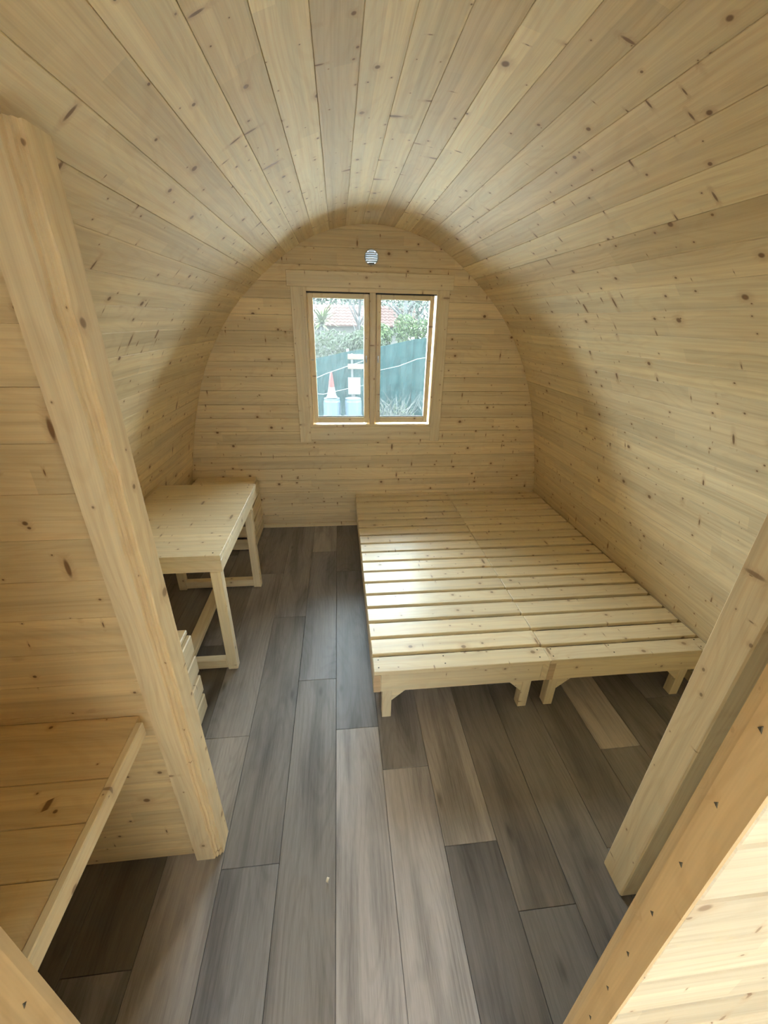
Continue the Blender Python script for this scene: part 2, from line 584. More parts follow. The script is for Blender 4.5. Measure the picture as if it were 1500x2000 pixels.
# ------------------------------------------------------------------ back wall
WX0, WX1, WZ0, WZ1 = -0.245, 0.750, 0.895, 1.872      # rough opening
wb = empty('wall_back')
wb_bm = bmesh.new()
for (x0, x1, z0, z1) in ((XC - 1.6, WX0, -0.1, 2.3), (WX1, XC + 1.6, -0.1, 2.3), (WX0, WX1, -0.1, WZ0), (WX0, WX1, WZ1, 2.025), (WX0, 0.197, 2.025, 2.125), (0.297, WX1, 2.025, 2.125), (WX0, WX1, 2.125, 2.3)):
    r = bmesh.ops.create_cube(wb_bm, size=1.0)
    bmesh.ops.scale(wb_bm, vec=(x1 - x0, 0.05, z1 - z0), verts=r['verts'])
    bmesh.ops.translate(wb_bm, vec=((x0 + x1) / 2, 0.047, (z0 + z1) / 2), verts=r['verts'])
bpy.data.objects.remove(wb)
wb = link(bpy.data.objects.new('wall_back', finish(wb_bm, 'wall_back', MAT['shell'])))
tag(wb, 'end wall of horizontal knotty spruce boards around the window', kind='structure')
rt = random.Random(11)
z = 1.387 - 0.1055 * 14
while z < 2.262:
    z0, z1 = max(z, -0.01) + 0.0006, min(z + 0.1055, 2.266) - 0.0006
    z += 0.1055
    if z1 - z0 < 0.01:
        continue
    zs = [z0 + (z1 - z0) * i / 4 for i in range(5)]
    rhs = [(XC + half_width(a) + 0.012, a) for a in zs]
    lhs = [(XC - half_width(a) - 0.012, a) for a in zs]
    tn = rt.uniform(0.93, 1.04)
    outs = []
    if z1 <= WZ0 or z0 >= WZ1:
        outs.append(rhs + lhs[::-1])
    elif z0 >= WZ0 and z1 <= WZ1:
        outs.append([(WX1, z0)] + rhs + [(WX1, z1)])
        outs.append([(WX0, z1)] + lhs[::-1] + [(WX0, z0)])
    elif z0 < WZ0:                                     # notched under the window
        outs.append(rhs + [(WX1, z1), (WX1, WZ0), (WX0, WZ0), (WX0, z1)] + lhs[::-1])
    else:
        outs.append(rhs + lhs[::-1] + [(WX0, z0), (WX0, WZ1), (WX1, WZ1), (WX1, z0)])
    if z0 < 2.075 < z1:                                # split round the vent pipe
        arc = [(0.247 + 0.046 * math.sin(a_), 2.075 - 0.046 * math.cos(a_)) for a_ in np.linspace(0, math.pi, 13)]
        outs = [rhs + [(0.247, z1)] + arc[::-1] + [(0.247, z0)],
                [(0.247, z0)] + [(0.494 - p_[0], p_[1]) for p_ in arc] + [(0.247, z1)] + lhs[::-1]]
    for pts in outs:
        prism('board', pts, (0, 0.022, 0), (1, 0, 0), (0, 0, 1), 0.022, MAT['board'], wb, tn, bev=0.0010)
board('baseboard', (XC - 1.52, -0.014, 0.0), (XC + 1.52, 0.0, 0.036), 'x', MAT['board'], wb, 1.0)

# ------------------------------------------------------------------ window
win = empty('window_1', (0.25, 0.0, 0.90))
tag(win, 'two-casement timber window with spruce casing in the end wall', kind='structure')
FM = MAT['furn']
board('casing', (-0.345, -0.020, 1.885), (0.841, -0.0005, 1.983), 'x', FM, win, 0.93)
board('casing', (-0.322, -0.018, 0.775), (-0.236, -0.0005, 1.885), 'z', FM, win, 0.96)
board('casing', (0.741, -0.018, 0.775), (0.818, -0.0005, 1.885), 'z', FM, win, 0.96)
prism('casing', [(-0.236, 0.79), (0.741, 0.79), (0.741, 0.895), (-0.236, 0.895)], (0, 0, 0), (1, 0, 0), (0, 0, 1), 0.016, FM, win, 0.93, 0.002)
for (sx, x0, x1) in ((1, -0.236, -0.17), (-1, 0.741, 0.675)):
    prism('corner_fillet', [(x0, 0.775), (x1, 0.79), (x0, 0.79)] if sx < 0 else [(x0, 0.775), (x0, 0.79), (x1, 0.79)],
          (0, 0, 0), (1, 0, 0), (0, 0, 1), 0.016, FM, win, 0.93)
# lining of the opening
LY0, LY1 = -0.006, 0.080
board('frame_jamb', (-0.245, LY0, 0.895), (-0.215, LY1, 1.885), 'z', FM, win)
board('frame_jamb', (0.728, LY0, 0.895), (0.750, LY1, 1.885), 'z', FM, win)
board('frame_head', (-0.215, LY0, 1.858), (0.728, LY1, 1.885), 'x', FM, win)
board('frame_sill', (-0.215, LY0, 0.885), (0.728, LY1, 0.912), 'x', FM, win)
board('mullion', (0.237, 0.000, 0.912), (0.279, LY1, 1.858), 'z', FM, win, 0.9)
board('frame_stop', (-0.2149, 0.0605, 0.9121), (-0.190, 0.0795, 1.8579), 'z', FM, win)
board('frame_stop', (0.212, 0.0605, 0.9121), (0.2369, 0.0795, 1.8579), 'z', FM, win)
board('frame_stop', (0.2791, 0.0605, 0.9121), (0.304, 0.0795, 1.8579), 'z', FM, win)
board('seal', (-0.2149, 0.014, 1.851), (0.237, 0.07, 1.8579), 'x', MAT['rubber'], win, bev=0.0)
board('seal', (0.279, 0.014, 1.851), (0.7279, 0.07, 1.8579), 'x', MAT['rubber'], win, bev=0.0)


def sash(x0, x1, latch_side):
    z0, z1 = 0.922, 1.850
    y0, y1 = 0.018, 0.058
    s_ = empty('sash', ((x0 + x1) / 2, 0.05, z0), parent=win)
    W = 0.033
    board('stile', (x0, y0, z0), (x0 + W, y1, z1), 'z', FM, s_, 1.02, 0.003)
    board('stile', (x1 - W, y0, z0), (x1, y1, z1), 'z', FM, s_, 1.02, 0.003)
    board('rail', (x0 + W, y0, z1 - W), (x1 - W, y1, z1), 'x', FM, s_, 1.02, 0.003)
    board('rail', (x0 + W, y0, z0), (x1 - W, y1, z0 + 0.045), 'x', FM, s_, 1.02, 0.003)
    board('seal', (x0 + W, 0.036, z0 + 0.045), (x1 - W, 0.046, z0 + 0.051), 'x', MAT['rubber'], s_, bev=0.0)
    board('pane', (x0 + W - 0.004, 0.0395, z0 + 0.041), (x1 - W + 0.004, 0.0420, z1 - W + 0.004), 'x', MAT['glass'], s_, bev=0.0)
    xl = x1 - 0.016 if latch_side > 0 else x0 + 0.016
    # casement latch: plate and turned knob
    board('latch_plate', (xl - 0.006, 0.0145, 1.385), (xl + 0.006, 0.0178, 1.435), 'z', MAT['metal'], s_, bev=0.001)
    board('latch_lever', (xl - 0.004, 0.0005, 1.402), (xl + 0.004, 0.0145, 1.412), 'z', MAT['metal'], s_, bev=0.001)
    xh = x0 + 0.010 if latch_side > 0 else x1 - 0.010
    board('catch', (xh - 0.010, 0.0115, 1.398), (xh + 0.010, 0.0178, 1.404), 'x', MAT['metal'], s_, bev=0.001)


sash(-0.205, 0.228, 1)
sash(0.288, 0.715, -1)

# round louvred vent
vent = empty('air_vent', (0.247, -0.001, 2.027))
tag(vent, 'small round white louvred vent high above the window', 'vent')
VR = 0.049
bm = bmesh.new()
n = 40
rings = [(VR, 0), (VR, -0.009), (VR - 0.005, -0.010), (VR - 0.006, 0)]
vv = [[bm.verts.new((r * math.cos(2 * math.pi * i / n), y, r * math.sin(2 * math.pi * i / n))) for i in range(n)] for r, y in rings]
for j in range(4):
    for i in range(n):
        bm.faces.new((vv[j][i], vv[j][(i + 1) % n], vv[(j + 1) % 4][(i + 1) % n], vv[(j + 1) % 4][i]))
link(bpy.data.objects.new('ring', finish(bm, 'ring', MAT['vent'])), vent, Matrix.Translation((0.247, 0, 2.075)))
for i in range(7):
    zz = -0.039 + i * 0.013
    hw = math.sqrt(max(0.0001, 0.0455 ** 2 - zz * zz))
    o = bpy.data.objects.new('louvre', box_mesh(2 * hw, 0.0160, 0.0028, MAT['vent'], 0.0004))
    link(o, vent, Matrix.Translation((0.247, 0.002, 2.075 + zz)) @ Matrix.Rotation(math.radians(-42), 4, 'X'))

# ------------------------------------------------------------------ left partition and post
pl = empty('wall_partition_left', (-0.9, -2.455, 0))
tag(pl, 'left partition of horizontal boards beside a square post', kind='structure')
rt = random.Random(5)


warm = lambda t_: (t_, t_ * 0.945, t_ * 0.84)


def partition(par, side, y0, y1, xin, phase, tones):
    zz = phase
    while zz < 2.20:
        a, b = max(zz, 0.0), zz + 0.1055
        zz += 0.1055
        if b - a < 0.01:
            continue
        dz = [a + (b - a) * i / 3 for i in range(4)]
        edge = [(XC + side * (half_width(q) - 0.001), q) for q in dz if side * (XC + side * half_width(q) - xin) > 0.01]
        if len(edge) < 2:
            continue
        a2, b2 = edge[0][1], edge[-1][1]
        if side < 0:
            pts = [(xin, a2 + .0002), (xin, b2 - .0002)] + edge[::-1]
        else:
            pts = [(xin, b2 - .0002), (xin, a2 + .0002)] + edge
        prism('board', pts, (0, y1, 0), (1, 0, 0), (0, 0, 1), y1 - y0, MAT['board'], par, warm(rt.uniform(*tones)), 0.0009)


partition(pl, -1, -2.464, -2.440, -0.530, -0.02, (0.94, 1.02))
# post with its waney, rebated front corner
PX0, PX1, PY0, PY1 = -0.528, -0.443, -2.486, -2.405
ptop = 1.938


def post_mesh():
    bm = bmesh.new()
    prof_ = [(PX0, PY0), (PX1 - 0.026, PY0), (PX1 - 0.024, PY0 + 0.007), (PX1 - 0.019, PY0 + 0.004), (PX1 - 0.016, PY0 + 0.011),
             (PX1 - 0.010, PY0 + 0.008), (PX1 - 0.007, PY0 + 0.017), (PX1 - 0.001, PY0 + 0.015), (PX1, PY0 + 0.022), (PX1, PY1), (PX0, PY1)]
    n = 46
    rows = []
    rr = random.Random(9)
    for i in range(n + 1):
        zq = ptop * i / n
        row = []
        wob = rr.uniform(-0.0022, 0.0022)
        for j, (x, y) in enumerate(prof_):
            w = wob if 1 <= j <= 8 else 0
            if i == 0 and 1 <= j <= 8:
                w = 0
            top = ptop if i == n else zq
            if i == n:                               # cut to the slope of the vault
                top = 1.938
            row.append(bm.verts.new((top, x + w, y)))
        rows.append(row)
    m = len(prof_)
    for i in range(n):
        for j in range(m):
            bm.faces.new((rows[i][j], rows[i][(j + 1) % m], rows[i + 1][(j + 1) % m], rows[i + 1][j]))
    bm.faces.new(rows[0])
    bm.faces.new(rows[-1][::-1])
    return finish(bm, 'post', MAT['post'])


po = bpy.data.objects.new('post', post_mesh())
po['label'] = 'square spruce post with rough waney corner'
link(po, pl, frame(Vector((0, 0, 0)), Vector((0, 0, 1)), Vector((1, 0, 0))))

# ------------------------------------------------------------------ right partition and post
pr = empty('wall_partition_right', (1.2, -2.69, 0))
tag(pr, 'right partition of horizontal boards behind a square post', kind='structure')
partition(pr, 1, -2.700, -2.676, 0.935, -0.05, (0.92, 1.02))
board('post', (0.865, -2.717, 0.0), (0.937, -2.623, 2.035), 'z', MAT['post'], pr, 0.98, 0.004)

# ------------------------------------------------------------------ counter against the left partition
co = empty('counter_shelf', (-0.95, -2.75, 0.652))
tag(co, 'low spruce counter of broad boards in the left foreground beside the post', 'counter')
ys = [-2.4645, -2.632, -2.727, -2.824, -2.925, YF]
rt = random.Random(2)
for i in range(5):
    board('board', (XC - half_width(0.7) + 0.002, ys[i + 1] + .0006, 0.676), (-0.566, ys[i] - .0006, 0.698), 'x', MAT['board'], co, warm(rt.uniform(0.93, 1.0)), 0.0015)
board('front_strip', (-0.5655, YF, 0.652), (-0.547, -2.487, 0.7005), 'y', MAT['furn'], co, 1.02, 0.0025)
board('bearer', (-1.15, YF, 0.63), (-1.11, -2.466, 0.6755), 'y', MAT['board'], co, 0.95)

# ------------------------------------------------------------------ front wall with the doorway
DX0, DX1, DZ = -0.390, 0.405, 1.98
YO = -3.090
wf = link(bpy.data.objects.new('wall_front', None))
tag(wf, 'front wall of horizontal spruce boards around the open doorway', kind='structure')
rt = random.Random(21)
zz = 1.173 - 0.122 * 10
while zz < 2.25:
    a, b = max(zz, -0.05) + 0.0006, min(zz + 0.122, 2.262) - 0.0006
    zz += 0.122
    if b - a < 0.01:
        continue
    dz = [a + (b - a) * i / 3 for i in range(4)]
    R_ = [(XC + half_width(q) + 0.05, q) for q in dz]
    L_ = [(XC - half_width(q) - 0.05, q) for q in dz]
    tn = rt.uniform(0.95, 1.06)
    if b > DZ:
        prism('board', R_ + L_[::-1], (0, YF, 0), (1, 0, 0), (0, 0, 1), YF - YO, MAT['facade'], wf, tn, 0.003)
    else:
        e = rt.uniform(0.0065, 0.0115)
        prism('board', [(DX1 + e, b), (DX1 + e, a)] + R_, (0, YF, 0), (1, 0, 0), (0, 0, 1), YF - YO, MAT['facade'], wf, tn, 0.005)
        prism('board', [(DX0 - e, a), (DX0 - e, b)] + L_[::-1], (0, YF, 0), (1, 0, 0), (0, 0, 1), YF - YO, MAT['facade'], wf, tn, 0.005)

dr = empty('door_1', (0.008, -3.065, 0))
tag(dr, 'open front doorway with nailed spruce jambs', kind='structure')
JY0, JY1 = -3.092, -3.036


def jamb(sgn, x):
    # board lining the doorway, its inner edge chamfered
    pts = [(x, JY0), (x, JY1 - 0.014), (x + sgn * 0.0045, JY1), (x + sgn * 0.006, JY1), (x + sgn * 0.006, JY0)]
    o = prism('jamb', [(p[0], p[1]) for p in (pts if sgn < 0 else pts[::-1])], (0, 0, -0.012), (1, 0, 0), (0, 1, 0), DZ + 0.01, MAT['jamb'], dr, 1.0)
    return o


g_ = MAT['jamb'] = spruce('spruce_door_jamb', light=(0.68, 0.51, 0.30, 1), dark=(0.52, 0.35, 0.18, 1), rough=0.6, knots=0.25, seg=0.0)


def vertical_grain(o):
    """turn the mesh so that local X is world Z"""
    rot = Matrix(((0, 0, 1, 0), (1, 0, 0, 0), (0, 1, 0, 0), (0, 0, 0, 1)))
    o.data.transform(rot)
    o.matrix_basis = o.matrix_basis @ rot.inverted()


vertical_grain(jamb(1, DX1))
vertical_grain(jamb(-1, DX0))
board('door_head', (DX0 - 0.02, JY0, DZ), (DX1 + 0.02, JY1, DZ + 0.03), 'x', MAT['jamb'], dr)


def nail_hole(x, y, z, sgn):
    bm = bmesh.new()
    a = [bm.verts.new(p) for p in ((0, -0.0030, -0.0045), (0, 0.0028, -0.0015), (0, -0.0010, 0.0050))]
    b = [bm.verts.new((0.0008 * -sgn, v.co.y * 0.6, v.co.z * 0.6)) for v in a]
    bm.faces.new(a)
    bm.faces.new(b[::-1])
    for i in range(3):
        bm.faces.new((a[i], a[(i + 1) % 3], b[(i + 1) % 3], b[i]))
    link(bpy.data.objects.new('nail_hole', finish(bm, 'nail_hole', MAT['screw'])), dr, Matrix.Translation((x, y, z)))


for i in range(9):
    nail_hole(DX1, -3.0645 + 0.0013 * (i - 4), 0.595 + 0.122 * (i - 1), 1)
    nail_hole(DX0, -3.0645, 0.946 + 0.122 * (i - 3), -1)

# ------------------------------------------------------------------ slatted beds
GAP_Y = [-.057, -.173, -.290, -.404, -.521, -.640, -.758, -.874, -.989, -1.104, -1.219, -1.333, -1.447, -1.560, -1.675, -1.790, -1.904]


def bed(x0, x1, label, seed, shift, leg_in):
    t = empty('slatted_bed', ((x0 + x1) / 2, -1.0, 0))
    tag(t, label, 'bed', 'pair of slatted bed bases')
    rr = random.Random(seed)
    HB = 0.300
    TH = 0.021
    edges = [0.0] + GAP_Y + [-2.0]
    for i in range(18):
        ya = edges[i] - (0.0105 if i > 0 else 0.002)
        yb = edges[i + 1] + (0.0105 if i < 17 else 0.0)
        j = rr.uniform(-0.002, 0.002) + shift
        if i == 0:
            ya, yb = -0.002, yb + j
        elif i == 17:
            ya, yb = ya + j, -2.0
        else:
            ya, yb = ya + j, yb + j
        ex = rr.uniform(-0.001, 0.001)
        board('slat', (x0 + 0.001 + ex, yb, HB - TH), (x1 - 0.001 + ex * 0.5, ya, HB), 'x', FM, t, rr.uniform(0.93, 1.05), 0.0022)
        if i == 17:
            for fx in (0.035, 0.40, 0.955):
                for yy in (-1.93, -1.975):
                    screw((x0 + (x1 - x0) * fx + rr.uniform(-.006, .006), yy, HB + 0.0003), (0, 0, 1), t)
    zr0, zr1 = 0.175, HB - TH - 0.0005
    board('side_rail', (x0, -1.997, zr0), (x0 + 0.032, -0.004, zr1), 'y', FM, t, 0.97, 0.0015)
    board('side_rail', (x1 - 0.032, -1.997, zr0), (x1, -0.004, zr1), 'y', FM, t, 0.97, 0.0015)
    board('end_rail', (x0 + 0.0325, -1.997, zr0), (x1 - 0.0325, -1.970, zr1), 'x', FM, t, 1.0, 0.0015)
    board('end_rail', (x0 + 0.0325, -0.034, zr0), (x1 - 0.0325, -0.004, zr1), 'x', FM, t, 1.0, 0.0015)
    board('middle_rail', ((x0 + x1) / 2 - 0.015, -1.9695, zr0 + 0.02), ((x0 + x1) / 2 + 0.015, -0.0345, zr1), 'y', FM, t, 0.95, 0.0015)
    board('end_grain', (x0 + 0.0015, -1.9985, zr0 + 0.0015), (x0 + 0.0305, -1.9972, zr1 - 0.0015), 'x', MAT['end'], t, 0.92, 0.0)
    for yc in (-1.968, -1.0, -0.06):
        for sgn, xl in ((1, x0 + leg_in[0]), (-1, x1 - leg_in[1])):
            lx0, lx1 = (xl, xl + 0.043) if sgn > 0 else (xl - 0.043, xl)
            lg = board('leg', (lx0, yc - 0.022, 0.0), (lx1, yc + 0.022, zr0), 'z', FM, t, rr.uniform(0.94, 1.0), 0.002)
            e = lx1 if sgn > 0 else lx0
            pts = [(e, zr0), (e, 0.105), (e + sgn * 0.072, zr0)]
            if sgn < 0:
                pts = pts[::-1]
            prism('gusset', pts, (0, yc + 0.018, 0), (1, 0, 0), (0, 0, 1), 0.038, FM, lg, 0.97, 0.0012)
    return t


bed(0.1151, 0.9235, 'slatted spruce bed base standing beside the open floor aisle', 31, 0.0, (0.041, 0.064))
bed(0.9245, 1.731, 'slatted spruce bed base pushed against the curved right wall', 32, -0.005, (0.024, 0.074))

# ------------------------------------------------------------------ table
tb = empty('table', (-0.88, -1.2, 0))
tag(tb, 'small plank-topped spruce table with frame legs against the left wall', 'table')
TZ, TX0, TX1, TY0, TY1 = 0.700, -1.160, -0.562, -1.636, -0.735
rt = random.Random(8)
e = [TY0, -1.49, -1.345, -1.20, -1.055, -0.905, TY1]
for i in range(6):
    board('top_board', (TX0, e[i] + (.0003 if i else 0), TZ - 0.026), (TX1, e[i + 1] - .0003, TZ), 'x', FM, tb, rt.uniform(0.96, 1.03), 0.0008)
board('apron', (TX0 + 0.01, TY0 + 0.001, 0.612), (TX1, TY0 + 0.025, TZ - 0.0265), 'x', FM, tb, 0.97, 0.0015)
board('apron', (TX0 + 0.01, TY1 - 0.03, 0.612), (TX1 - 0.001, TY1 - 0.006, TZ - 0.0265), 'x', FM, tb, 0.97, 0.0015)
board('apron', (TX1 - 0.022, TY0 + 0.0255, 0.612), (TX1 - 0.001, TY1 - 0.0305, TZ - 0.0265), 'y', FM, tb, 1.05, 0.0015)
for yc, yr in ((TY0 + 0.0255, 1), (-0.905, 1)):
    ya, yb = (yc - 0.025, yc + 0.020) if yc < -1.5 else (yc, yc + 0.045)
    top = 0.6115
    for lx in (-0.622, -1.113):
        board('leg', (lx, ya, 0.0), (lx + 0.050, yb, top), 'z', FM, tb, rt.uniform(0.95, 1.0), 0.004)
    board('foot_rail', (-1.063, ya + 0.002, 0.012), (-0.6222, yb - 0.001, 0.064), 'x', FM, tb, 0.97, 0.002)
board('stretcher', (-0.867, TY0 + 0.046, 0.032), (-0.803, -0.905, 0.062), 'y', FM, tb, 0.97, 0.002)
for (sx, yy) in ((-0.60, -1.61), (-0.60, -0.76), (-0.60, -0.80)):
    screw((sx, yy, TZ + 0.0003), (0, 0, 1), tb, 0.004)

# ------------------------------------------------------------------ slatted stools


def stool(cx, cyy, label):
    t = empty('slatted_stool', (cx, cyy, 0))
    tag(t, label, 'stool', 'slatted stools at the table')
    W, D, H = 0.50, 0.405, 0.48
    rr = random.Random(4)
    P = lambda n, a, b, ax, tn=None: board(n, (cx + a[0], cyy + a[1], a[2]), (cx + b[0], cyy + b[1], b[2]), ax, FM, t, tn or rr.uniform(0.93, 1.02), 0.004)
    hx, hy = W / 2, D / 2
    zs = [(0.012, 0.100), (0.122, 0.217), (0.240, 0.334), (0.357, 0.450)]
    for (a, b) in zs:
        for s_ in (-1, 1):
            xa, xb = (hx - 0.020, hx) if s_ > 0 else (-hx, -hx + 0.020)
            P('side_slat', (xa, -hy, a), (xb, hy, b), 'y')
            ya, yb = (hy - 0.020, hy - 0.0005) if s_ > 0 else (-hy + 0.0005, -hy + 0.020)
            P('end_slat', (-hx + 0.0205, ya, a), (hx - 0.0205, yb, b), 'x')
    for sx in (-1, 1):
        for sy_ in (-1, 1):
            xa, xb = sorted((sx * (hx - 0.0205), sx * (hx - 0.0555)))
            ya, yb = sorted((sy_ * (hy - 0.0205), sy_ * (hy - 0.0555)))
            P('corner_post', (xa, ya, 0.0), (xb, yb, 0.4575), 'z', 0.93)
    n = 4
    bw = D / n
    for i in range(n):
        P('top_board', (-hx + 0.012, -hy + bw * i + 0.001, 0.458), (hx - 0.012, -hy + bw * (i + 1) - 0.001, H), 'x')


stool(-0.694 - 0.25, -0.205, 'slatted box stool between the table and the end wall')
stool(-0.661 - 0.25, -2.068, 'slatted box stool half hidden behind the left post')

# ------------------------------------------------------------------ garden behind the window
MAT['soil'] = plain('leaf_litter_soil', (0.018, 0.017, 0.014), 0.95, 0, 0.55, 14)
MAT['gravel'] = plain('pale_gravel', (0.23, 0.22, 0.20), 0.95, 0, 0.25, 30)
MAT['paving'] = plain('pale_limestone_paving', (0.60, 0.58, 0.54), 0.9, 0, 0.1, 6)
MAT['net'] = plain('teal_shade_net', (0.0070, 0.0181, 0.0181), 0.9, 0, 0.4, 5, 0.1)
MAT['galv'] = plain('grey_fence_post', (0.0217, 0.0237, 0.0217), 0.7, 0.0)
MAT['leafA'] = plain('spring_green_leaves', (0.0237, 0.0367, 0.0095), 0.7, 0, 0.45, 3, 0.2)
MAT['leafB'] = plain('dull_green_leaves', (0.0164, 0.0237, 0.0104), 0.7, 0, 0.45, 3, 0.2)
MAT['leafC'] = plain('grey_green_leaves', (0.0324, 0.0411, 0.0302), 0.7, 0, 0.3, 3, 0.2)
MAT['leafD'] = plain('yellow_green_blades', (0.0389, 0.0519, 0.0152), 0.6, 0, 0.3, 3, 0.2)
MAT['bark'] = plain('grey_bark', (0.0324, 0.0312, 0.0302), 0.9, 0, 0.3, 20)
MAT['twig'] = plain('dry_twigs', (0.0432, 0.0411, 0.0367), 0.9, 0, 0.3, 20)
MAT['tile'] = plain('terracotta_roof_tile', (0.0293, 0.0153, 0.0126), 0.9, 0, 0.3, 9, 0.1)
MAT['render'] = plain('grey_house_render', (0.0389, 0.0367, 0.0324), 0.9, 0, 0.08)
MAT['conered'] = plain('red_cone_plastic', (0.0691, 0.0095, 0.0078), 0.5, 0, 0.05, 8, 0.2)
MAT['conewhite'] = plain('dirty_white_plastic', (0.0606, 0.0628, 0.0606), 0.5, 0, 0.05, 8, 0.2)
MAT['blue'] = plain('blue_drum_plastic', (0.0237, 0.0346, 0.0454), 0.5, 0, 0.08, 8, 0.2)
MAT['orange'] = plain('weathered_orange_board', (0.0498, 0.0346, 0.0195), 0.8, 0, 0.2)
MAT['sign'] = plain('blank_notice_board', (0.0584, 0.0606, 0.0519), 0.7, 0, 0.05)
MAT['beech'] = plain('hedge_block_leaves', (0.045, 0.036, 0.025), 0.7, 0, 0.35, 3, 0.2)
GZ = -0.40
gr = board('ground', (-25, -14, GZ - 0.2), (25, 26, GZ), 'x', MAT['soil'], bev=0.0)
tag(gr, 'bare leaf-strewn garden ground outside the pod', kind='structure')
pg = board('path_gravel_bounce', (-4, -14, GZ), (4.5, -4.72, GZ + 0.02), 'x', MAT['gravel'], bev=0.0)  # added out of view; throws daylight up through the doorway
tag(pg, 'unseen pale gravel added to bounce daylight in through the doorway', kind='structure')
pv = empty('path_paving_bounce', (0.25, 2.2, GZ))  # added out of view; throws daylight up through the window
tag(pv, 'unseen pale paving added behind the pod to bounce light onto the ceiling', kind='structure')
for ix in range(8):
    for iy in range(5):
        xa, ya = -3.0 + ix * 0.82, 0.35 + iy * 0.82
        board('slab', (xa, ya, GZ), (xa + 0.81, ya + 0.81, GZ + 0.035), 'x', MAT['paving'], pv, bev=0.006)
dk = empty('porch_deck', (0.25, -3.6, -0.08))
tag(dk, 'board deck in front of the doorway', kind='structure')
for i in range(13):
    board('plank', (XC - 1.4, -3.10 - 0.122 * (i + 1) + 0.004, -0.10), (XC + 1.4, -3.10 - 0.122 * i - 0.002, -0.07), 'x', MAT['board'], dk, 0.8)
for i in (-1.3, 0, 1.3):
    board('joist', (XC + i - 0.04, -4.68, GZ), (XC + i + 0.04, -3.11, -0.101), 'y', MAT['board'], dk, 0.7)
ft = empty('pod_footing', (0.25, -1.5, GZ))
tag(ft, 'timber bearers under the pod floor', kind='structure')
for i in (-1.2, 0, 1.2):
    board('bearer', (XC + i - 0.05, -3.03, GZ), (XC + i + 0.05, 0.02, -0.0605), 'y', MAT['board'], ft, 0.7)


def tube(bm, pts, radii, n=6):
    prev = None
    for i, p in enumerate(pts):
        p = Vector(p)
        d = (Vector(pts[min(i + 1, len(pts) - 1)]) - Vector(pts[max(i - 1, 0)])).normalized()
        a = d.orthogonal().normalized()
        b = d.cross(a)
        ring = [bm.verts.new(p + (a * math.cos(2 * math.pi * k / n) + b * math.sin(2 * math.pi * k / n)) * radii[i]) for k in range(n)]
        if prev:
            best = min(range(n), key=lambda q: sum((ring[(k + q) % n].co - prev[k].co).length for k in range(n)))
            ring = ring[best:] + ring[:best]
            for k in range(n):
                bm.faces.new((prev[k], prev[(k + 1) % n], ring[(k + 1) % n], ring[k]))
        else:
            bm.faces.new(ring[::-1])
        prev = ring
    bm.faces.new(prev)


# net fence stepping up a bank
fe = empty('net_fence', (0.7, 6.0, GZ))
tag(fe, 'teal shade-net fence climbing to the right behind the garden', 'fence')
ftop = lambda x: 0.93 + (x + 0.53) * 0.182
xs = [-4.0, -2.6, -1.2, 0.2, 1.6, 3.0, 4.4]
for i, x in enumerate(xs):
    bm = bmesh.new()
    tube(bm, [(0, 0, 0), (0, 0, ftop(x) - GZ + 0.05)], [0.03, 0.03], 8)
    link(bpy.data.objects.new('fence_post', finish(bm, 'fence_post', MAT['galv'], True)), fe, Matrix.Translation((x, 6.03, GZ)))
    if i < len(xs) - 1:
        x1 = xs[i + 1]
        bm = bmesh.new()
        nu, nv = 28, 10
        rr = random.Random(i)
        gridv = [[bm.verts.new((x + (x1 - x) * a / nu, 5.985 + 0.02 * math.sin(a * 1.3 + b * .4 + i) + rr.uniform(-.012, .012),
                                GZ + (ftop(x + (x1 - x) * a / nu) - 0.02 * math.sin(math.pi * a / nu) - GZ) * b / nv)) for b in range(nv + 1)] for a in range(nu + 1)]
        for a in range(nu):
            for b in range(nv):
                bm.faces.new((gridv[a][b], gridv[a + 1][b], gridv[a + 1][b + 1], gridv[a][b + 1]))
        o = bpy.data.objects.new('net_panel', finish(bm, 'net_panel', MAT['net']))
        sm = o.modifiers.new('thickness', 'SOLIDIFY')
        sm.thickness = 0.006
        link(o, fe)


def leaves_mesh(bm, rr, centre, rad, n, size, lo=0.0, upright=0.0):
    for _ in range(n):
        while True:
            v = Vector((rr.uniform(-1, 1), rr.uniform(-1, 1), rr.uniform(-1, 1)))
            if lo <= v.length <= 1:
                break
        c = Vector(centre) + Vector((v.x * rad[0], v.y * rad[1], v.z * rad[2]))
        d = Vector((rr.uniform(-1, 1), rr.uniform(-1, 1), rr.uniform(-1, 1) + upright)).normalized()
        w = d.orthogonal().normalized()
        w = (Matrix.Rotation(rr.uniform(0, 6.28), 3, d) @ w)
        s_ = size * rr.uniform(0.6, 1.3)
        nrm = d.cross(w) * s_ * 0.12
        a = bm.verts.new(c - d * s_)
        b = bm.verts.new(c + w * s_ * 0.35 + nrm)
        e_ = bm.verts.new(c + d * s_)
        f_ = bm.verts.new(c - w * s_ * 0.35 + nrm)
        bm.faces.new((a, b, e_))
        bm.faces.new((a, e_, f_))


